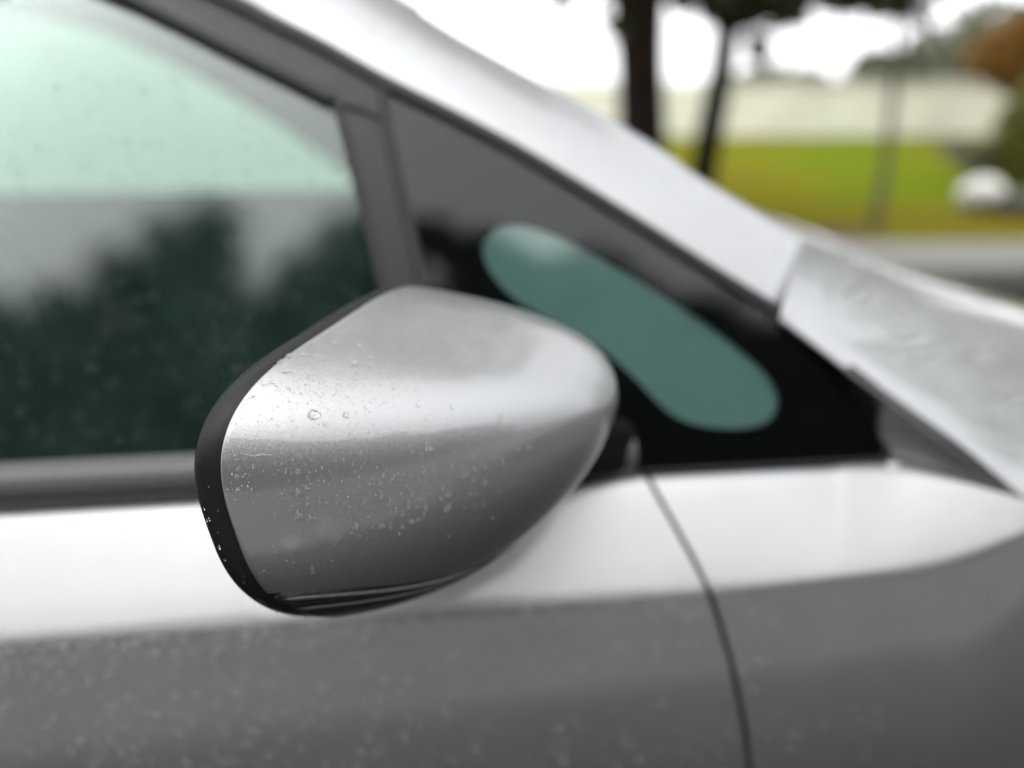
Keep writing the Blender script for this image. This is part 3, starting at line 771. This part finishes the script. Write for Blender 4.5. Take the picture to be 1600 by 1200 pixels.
# drizzle on the door, wing and pillar
def side_pt(x, k):
    rws = side_rows; i = min(len(rws)-2, int(k)); u = k-i
    v = rws[i][0]+(rws[i+1][0]-rws[i][0])*u; z = rws[i][1]+(rws[i+1][1]-rws[i][1])*u
    d = np.array([0, rws[i+1][0]-rws[i][0], rws[i+1][1]-rws[i][1]]); n = np.array([0, d[2], -d[1]]); n /= np.linalg.norm(n)
    if n[1] > 0: n = -n
    return np.array([x, v, z]), n
pl2 = []
for _ in range(3600):
    x = random.uniform(-.5, .36) if random.random() < .5 else random.uniform(-.5, .0)
    k = random.uniform(4.5, 9) if random.random() < .25 else random.uniform(10, 15.2)
    if x > .30 and k < 12: continue
    p, n = side_pt(x, k)
    if abs(x-seam(p[2])) < .007: continue
    s = random.choice([.001, .0012, .0016, .002, .0026, .0036]) if k > 9.9 else random.choice([.0005, .0008, .0011])
    pl2.append((p, n, s, s*random.uniform(1, 1.5)))
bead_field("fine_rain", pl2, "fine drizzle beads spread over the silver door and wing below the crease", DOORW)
pl3 = []
gx = [(p[0], p[2]) for p in door_glass]
for _ in range(900):
    x = random.uniform(-.42, -.03); z = random.uniform(.985, 1.26)
    if x > -.07-.22*(z-1.24) and x > -.075: continue
    s = random.choice([.0005, .0008, .0012, .002]); pl3.append((gp(x, z)-NG*.0035, NG, s, s*1.3))
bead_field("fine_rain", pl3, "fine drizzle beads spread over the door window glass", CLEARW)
pl5 = []
for _ in range(700):
    i = random.randrange(62, 108); u = random.uniform(.08, .95); a, b = lo[i], S_pts[i]; p = a+(b-a)*u+np.array([0, -.6, .8])*.008*math.sin(math.pi*u)**.8
    n = np.cross(b-a, lo[i-1]-lo[i]); n = n*np.sign(n[2]); s = random.choice([.0008, .0012, .0018, .0026]); pl5.append((p, n/np.linalg.norm(n), s, s*1.3))
bead_field("fine_rain", pl5, "fine drizzle beads spread over the silver windscreen pillar")
pl4 = []
for k in range(26):                                       # beads hanging round the black rim
    th = random.uniform(-70, 25); a = MS(0, R(th), .988, -random.uniform(.004, .012)); c = MS(0, R(th), .5, 0)
    n = a-c; s = random.choice([3, 4, 5, 7])*PXM; pl4.append((a, n, s, s*1.2))
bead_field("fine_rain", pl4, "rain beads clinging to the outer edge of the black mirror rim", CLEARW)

# ================================================================== TREES, WALL, FAR THINGS
BARK = pm("dark_wet_bark", (.007, .0045, .0035), .9, spec=.1, noise=.5, nscale=9, bump=.9, bscale=30)
BARK2 = pm("grey_bark", (.07, .06, .05), .85, noise=.4, nscale=9, bump=.8, bscale=30)
def leafm(name, c1, c2):
    m, n, l, b = M(name); b.inputs['Roughness'].default_value = .6; b.inputs['Specular IOR Level'].default_value = .3
    oi = n.new("ShaderNodeNewGeometry"); r = n.new("ShaderNodeValToRGB")
    r.color_ramp.elements[0].color = (*c1, 1); r.color_ramp.elements[1].color = (*c2, 1)
    l.new(oi.outputs['Random Per Island'], r.inputs[0]); l.new(r.outputs[0], b.inputs['Base Color'])
    return m
LF_DARK = leafm("dark_needles", (.012, .022, .010), (.035, .05, .02))
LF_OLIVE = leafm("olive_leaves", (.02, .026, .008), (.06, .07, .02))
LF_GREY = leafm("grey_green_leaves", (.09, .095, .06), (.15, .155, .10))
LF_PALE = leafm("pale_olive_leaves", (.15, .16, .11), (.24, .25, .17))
LF_ORNG = leafm("rust_leaves", (.13, .06, .008), (.22, .11, .015))
LF_YEL = leafm("yellow_green_leaves", (.09, .095, .010), (.17, .17, .022))
def leaves(n, blobs, size, seed):
    g = np.random.default_rng(seed); v = np.empty((n*4, 3)); B_ = np.array([b[:3] for b in blobs]); S_ = np.array([b[3:6] for b in blobs])
    wt = S_.prod(1)**.7; k = g.choice(len(blobs), n, p=wt/wt.sum())
    d = g.normal(size=(n, 3)); d /= np.linalg.norm(d, axis=1)[:, None]; r = g.random(n)**.45
    c = B_[k]+S_[k]*d*r[:, None]
    a = g.normal(size=(n, 3)); a /= np.linalg.norm(a, axis=1)[:, None]; b = np.cross(a, g.normal(size=(n, 3))); b /= np.linalg.norm(b, axis=1)[:, None]
    s = size*g.uniform(.6, 1.4, (n, 1))
    v[0::4] = c-a*s; v[1::4] = c+b*s*.5; v[2::4] = c+a*s; v[3::4] = c-b*s*.5
    me = bpy.data.meshes.new("crown"); me.from_pydata(v.tolist(), [], [(i*4, i*4+1, i*4+2, i*4+3) for i in range(n)]); me.update()
    return me
def tree(name, loc, trunk, blobs, nleaf, lsize, lmat, bmat, label, group=None, seed=1, limbs=True):
    t = empty(name, loc); v, f = [], []
    pts = [p[:3] for p in trunk]; rad = [p[3] for p in trunk]
    tube(v, f, spl(pts, len(pts)*4), np.interp(np.linspace(0, len(rad)-1, len(pts)*4), range(len(rad)), rad), 12)
    if limbs:
        g = random.Random(seed)
        for b in blobs:
            s = np.array(pts[-1])*.55+np.array(pts[max(0, len(pts)-2)])*.45; e = np.array(b[:3]); mid = (s+e)/2+np.array([g.uniform(-.2, .2), g.uniform(-.2, .2), .15])
            tube(v, f, spl([s, mid, e], 8), np.linspace(rad[-1]*.7, rad[-1]*.15, 8), 6)
    mesh("trunk", v, f, bmat, t)
    if nleaf: link("crown", leaves(nleaf, blobs, lsize, seed), lmat, t, False)
    tag(t, label, "tree", group); return t
def base(px, dist): p = at(px, 300, dist); return np.array([p[0], p[1], .0])
def rel(px, py, dist, b): return at(px, py, dist)-b
# thick dark trunk and its second stem
D1 = 6.6
b1 = base(1007, D1)
tree("dark_tree", tuple(b1), [(0.03, 0, 0, .21), (*rel(1008, 230, D1, b1), .17), (*rel(1008, 0, D1, b1), .155), (0.0, .1, 4.2, .14), (0.1, .0, 7, .11), (.2, -.3, 11, .05)],
     [(0, .5, 6.2, 2.6, 2.0, 1.1), (-2.4, .2, 5.2, 1.7, 1.4, .8), (0, -.2, 8.6, 3.4, 2.4, 1.5), (-2.0, -.8, 10.2, 2.4, 2.0, 1.4), (2.4, -.6, 10.0, 2.6, 2.2, 1.5), (.3, -1.4, 12.2, 2.2, 1.9, 1.2), (*rel(662, -22, 6.6, b1), .42, .3, .2), (*rel(760, -60, 6.6, b1), .5, .3, .24), (*rel(935, -35, 6.6, b1), .45, .3, .24), (*rel(965, 20, 6.6, b1), .16, .2, .22)], 5200, .15, LF_OLIVE, BARK,
     "thick upright dark trunk standing on the lawn edge behind the windscreen pillar", None, 3)
b2 = base(975, 7.6)
tree("dark_tree", tuple(b2), [(.05, 0, 0, .10), (*rel(980, 130, 7.6, b2), .085), (*rel(968, 0, 7.6, b2), .07), (-.3, 0, 3.6, .05)],
     [(-.6, .2, 4.8, 1.1, 1.0, .7), (.2, .4, 5.4, 1.1, 1.0, .7)], 1500, .12, LF_OLIVE, BARK, "slim dark stem just left of the thick upright trunk", None, 4)
D3 = 7.0
b3 = base(1090, D3)
tree("leaning_tree", tuple(b3), [(-.02, 0, 0, .13), (*rel(1102, 250, D3, b3), .115), (*rel(1128, 110, D3, b3), .10), (*rel(1152, 0, D3, b3), .095), (.75, .1, 3.2, .08), (1.1, .2, 4.4, .06)],
     [(*rel(1190, -25, 6.8, b3), .75, .5, .30), (*rel(1290, -60, 6.9, b3), .9, .5, .30), (*rel(1385, -25, 7.0, b3), .55, .5, .26), (*rel(1165, 20, 6.9, b3), .38, .3, .16), (*rel(1350, -5, 6.9, b3), .34, .3, .14), (*rel(1080, -30, 6.9, b3), .5, .4, .22),
      (*rel(1185, 72, 6.9, b3), .10, .2, .10), (*rel(1240, 30, 6.9, b3), .12, .2, .10), (*rel(1425, 10, 7.0, b3), .2, .3, .14), (1.4, .3, 4.6, 1.8, 1.6, .9), (.4, .2, 4.2, 1.2, 1.2, .7), (2.6, .3, 3.9, 1.2, 1.2, .7)], 9500, .085, LF_OLIVE, BARK,
     "leaning dark tree with low olive branches hanging over the lawn", None, 5)
b4 = base(1375, 7.4)
tree("slender_tree", tuple(b4), [(0, 0, 0, .048), (*rel(1385, 250, 7.4, b4), .036), (*rel(1402, 60, 7.4, b4), .03), (*rel(1412, -60, 7.4, b4), .03), (.25, 0, 3.0, .02)],
     [(.25, 0, 3.4, .5, .5, .5), (.6, .2, 3.0, .4, .4, .3)], 500, .08, LF_GREY, BARK2, "slender young tree with a straight grey stem on the lawn", None, 6)
b5 = base(1590, 17)
tree("autumn_tree", tuple(b5), [(0, 0, 0, .14), (0, 0, 1.2, .11), (.1, 0, 2.2, .08)],
     [(*rel(1570, 85, 17, b5), .75, .7, .6), (*rel(1640, 60, 17, b5), 1.0, .8, .8), (*rel(1600, 120, 17, b5), .6, .6, .4)], 2600, .11, LF_ORNG, BARK2, "rust orange autumn tree in front of the pale wall", None, 7)
b6 = base(1610, 11)
bush = empty("yellow_bush", tuple(b6))
link("foliage", leaves(2600, [(*rel(1592, 190, 11, b6), .35, .35, .45), (*rel(1640, 170, 11, b6), .5, .5, .6), (*rel(1600, 235, 11, b6), .4, .4, .35), (*rel(1660, 240, 11, b6), .5, .5, .5)], .06, 8), LF_YEL, bush, False)
v, f = [], []
for k in range(7): tube(v, f, [(random.uniform(-.2, .4), random.uniform(-.2, .2), 0), (random.uniform(-.3, .6), random.uniform(-.3, .3), 1.0)], [.02, .008], 6)
mesh("stems", v, f, BARK2, bush); tag(bush, "rounded yellow green bush at the right edge of the lawn", "bush")
# far trees beyond the wall
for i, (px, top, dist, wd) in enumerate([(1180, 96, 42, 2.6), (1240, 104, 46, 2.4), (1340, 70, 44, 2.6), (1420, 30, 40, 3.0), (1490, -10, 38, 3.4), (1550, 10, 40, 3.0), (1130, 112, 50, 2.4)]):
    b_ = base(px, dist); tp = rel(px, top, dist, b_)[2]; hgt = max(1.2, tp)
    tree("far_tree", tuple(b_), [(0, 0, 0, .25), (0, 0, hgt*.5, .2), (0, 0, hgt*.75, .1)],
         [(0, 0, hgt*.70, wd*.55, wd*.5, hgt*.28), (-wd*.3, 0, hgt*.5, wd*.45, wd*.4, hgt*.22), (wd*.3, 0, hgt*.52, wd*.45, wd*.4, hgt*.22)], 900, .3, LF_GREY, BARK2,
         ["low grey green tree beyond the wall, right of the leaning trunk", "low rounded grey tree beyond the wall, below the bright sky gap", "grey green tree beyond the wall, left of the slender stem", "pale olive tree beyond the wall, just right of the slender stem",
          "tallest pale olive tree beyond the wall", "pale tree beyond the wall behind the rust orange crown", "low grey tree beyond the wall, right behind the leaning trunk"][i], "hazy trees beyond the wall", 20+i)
for i, (px, dist, hh) in enumerate([(1740, 18, 14.4), (1960, 16, 14.0), (2250, 15, 13.6), (2600, 14, 13.6), (3050, 13, 12.6), (3700, 11.5, 11.0), (4700, 9.5, 9.0)]):  # unseen trees, added to darken what the bonnet reflects
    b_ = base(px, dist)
    tree("added_broad_tree", tuple(b_), [(0, 0, 0, .25), (0, 0, 2.5, .2), (.2, 0, 5, .14)],
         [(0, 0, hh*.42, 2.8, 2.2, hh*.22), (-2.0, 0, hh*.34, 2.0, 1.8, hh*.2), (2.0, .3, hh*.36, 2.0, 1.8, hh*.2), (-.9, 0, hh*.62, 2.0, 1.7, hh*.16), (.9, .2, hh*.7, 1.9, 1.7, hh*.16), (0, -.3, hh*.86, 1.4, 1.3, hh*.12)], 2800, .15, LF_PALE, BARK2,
         "broad grey green tree to the right of the lawn, mirrored in the silver bonnet", "unseen trees added for the bonnet reflection", 60+i)
# wall
wall = empty("garden_wall", (0, 25.3, .06))
WALLM = pm("cream_render", (.62, .605, .52), .9, noise=.10, nscale=.8, bump=.2, bscale=20)
COPE = pm("cream_coping", (.62, .605, .52), .85, noise=.1)
xs = np.arange(-30, 15.6, 2.4)
for i, x in enumerate(xs):
    box("panel", (x+1.2, 0, .74), (2.16, .16, 1.48), WALLM, wall, .01); box("pillar", (x, -.03, .78), (.24, .26, 1.56), WALLM, wall, .015)
box("coping", ((xs[0]+xs[-1]+2.4)/2, 0, 1.60), (xs[-1]-xs[0]+2.7, .34, .08), COPE, wall, .015)
tag(wall, "long cream garden wall with shallow pillars beyond the lawn", "wall")
# boulders and a low shrub, made up for an unclear bright spot
def boulder(loc, sc, mat, seed, label):
    g = np.random.default_rng(seed); bm = bmesh.new(); bmesh.ops.create_icosphere(bm, subdivisions=3, radius=1)
    k = g.normal(size=(6, 3))*1.3; ph = g.uniform(0, 6, 6)
    for vv in bm.verts:
        p = np.array(vv.co); d = 1+.09*sum(math.sin(p@k[q]+ph[q]) for q in range(6))/2; vv.co = Vector(p*d*np.array(sc))
    me = bpy.data.meshes.new("boulder"); bm.to_mesh(me); bm.free(); o = link("boulder", me, mat); o.location = tuple(loc)
    tag(o, label, "boulder", "stand-in boulders at the lawn edge")
PALE = pm("pale_stand_in_stone", (.62, .61, .57), .6, noise=.12, nscale=6, bump=.4, bscale=30)
DARKS = pm("dark_stand_in_stone", (.035, .034, .032), .7, noise=.3, nscale=6, bump=.5, bscale=30)
q = at(1531, 302, 8.6); boulder(q, (.26, .2, .165), PALE, 2, "pale made-up boulder standing in for an unclear bright spot at the right edge")
q = at(1605, 322, 8.3); boulder(q, (.27, .24, .15), DARKS, 3, "made-up dark low boulder to the right of the pale boulder on the lawn")
q = at(1531, 330, 8.7); boulder(q-np.array([.05, 0, .12]), (.34, .26, .2), DARKS, 4, "made-up dark stone half buried under the pale boulder")
b7 = base(1560, 11.5); sh = empty("low_shrub", tuple(b7))
link("foliage", leaves(2400, [(*rel(1540, 250, 11.5, b7), .42, .35, .26), (*rel(1600, 240, 11.5, b7), .5, .4, .36), (*rel(1500, 235, 11.8, b7), .3, .3, .16), (*rel(1650, 260, 11.5, b7), .5, .4, .4)], .06, 18), LF_GREY, sh, False)
v, f = [], []
for k in range(6): tube(v, f, [(random.uniform(-.3, .3), random.uniform(-.1, .1), 0), (random.uniform(-.5, .5), random.uniform(-.2, .2), .5)], [.015, .006], 6)
mesh("stems", v, f, BARK2, sh); tag(sh, "made-up low grey green shrub behind the pale boulder", "shrub")

# ---- trees on the photographer's side of the road: the picture shows them only as reflections
def conifer_meshes(seed):
    g = np.random.default_rng(seed); bl = []
    for k in range(13):
        z = .9+k*.78; r = (1-k/14.2)**.38*2.2+.2+g.uniform(-.25, .25); a = g.uniform(0, 6.3)
        bl.append((math.cos(a)*r*.35, math.sin(a)*r*.35, z, r*.9, r*.9, .42))
    for k in range(22):
        z = g.uniform(4, 11.2); a = g.uniform(0, 6.3); r = 2.0*max(.12, 1-(z-4)/9.5)**.5+g.uniform(0, .5)
        bl.append((math.cos(a)*r, math.sin(a)*r, z, g.uniform(.25, .6), g.uniform(.25, .6), g.uniform(.3, .7)))
    crown = leaves(9000, bl, .24, seed)
    v, f = [], []; tube(v, f, [(0, 0, 0), (0, 0, 5), (.1, 0, 10.5)], [.22, .15, .03], 10)
    me = bpy.data.meshes.new("trunk"); me.from_pydata([tuple(p) for p in v], [], f); me.update(); me.materials.append(BARK); crown.materials.append(LF_DARK)
    return crown, me
cm = [conifer_meshes(40+i) for i in range(3)]
g = random.Random(5)
xsb = [-27+k*1.55+.5*math.sin(k*2.7) for k in range(36)]+[-14+k*1.25 for k in range(24)]
for i, x in enumerate(xsb):
    t = empty("conifer", (x, -11.6 if i > 35 else (-13.2 if i % 2 else -17.0)-g.uniform(0, 1.5), -.02), g.uniform(0, 6)); s = g.uniform(.62, 1.15) if i % 2 else g.uniform(.8, 1.35)
    if i > 35: s = g.uniform(.60, .82)
    elif -4.6 < x < .6: s = g.uniform(1.0, 1.16)
    elif .6 <= x < 2.4: s = g.uniform(.70, .84)
    elif x >= 2.4: s = g.uniform(.95, 1.14)
    else: s = g.uniform(.86, 1.02)
    t.scale = (s, s, s)
    for nm, me in (("crown", cm[i % 3][0]), ("trunk", cm[i % 3][1])):
        o = bpy.data.objects.new(nm, me); COL.objects.link(o); o.parent = t
    tag(t, "dark conifer across the road, seen only as a reflection in the side window", "tree", "conifers across the road")
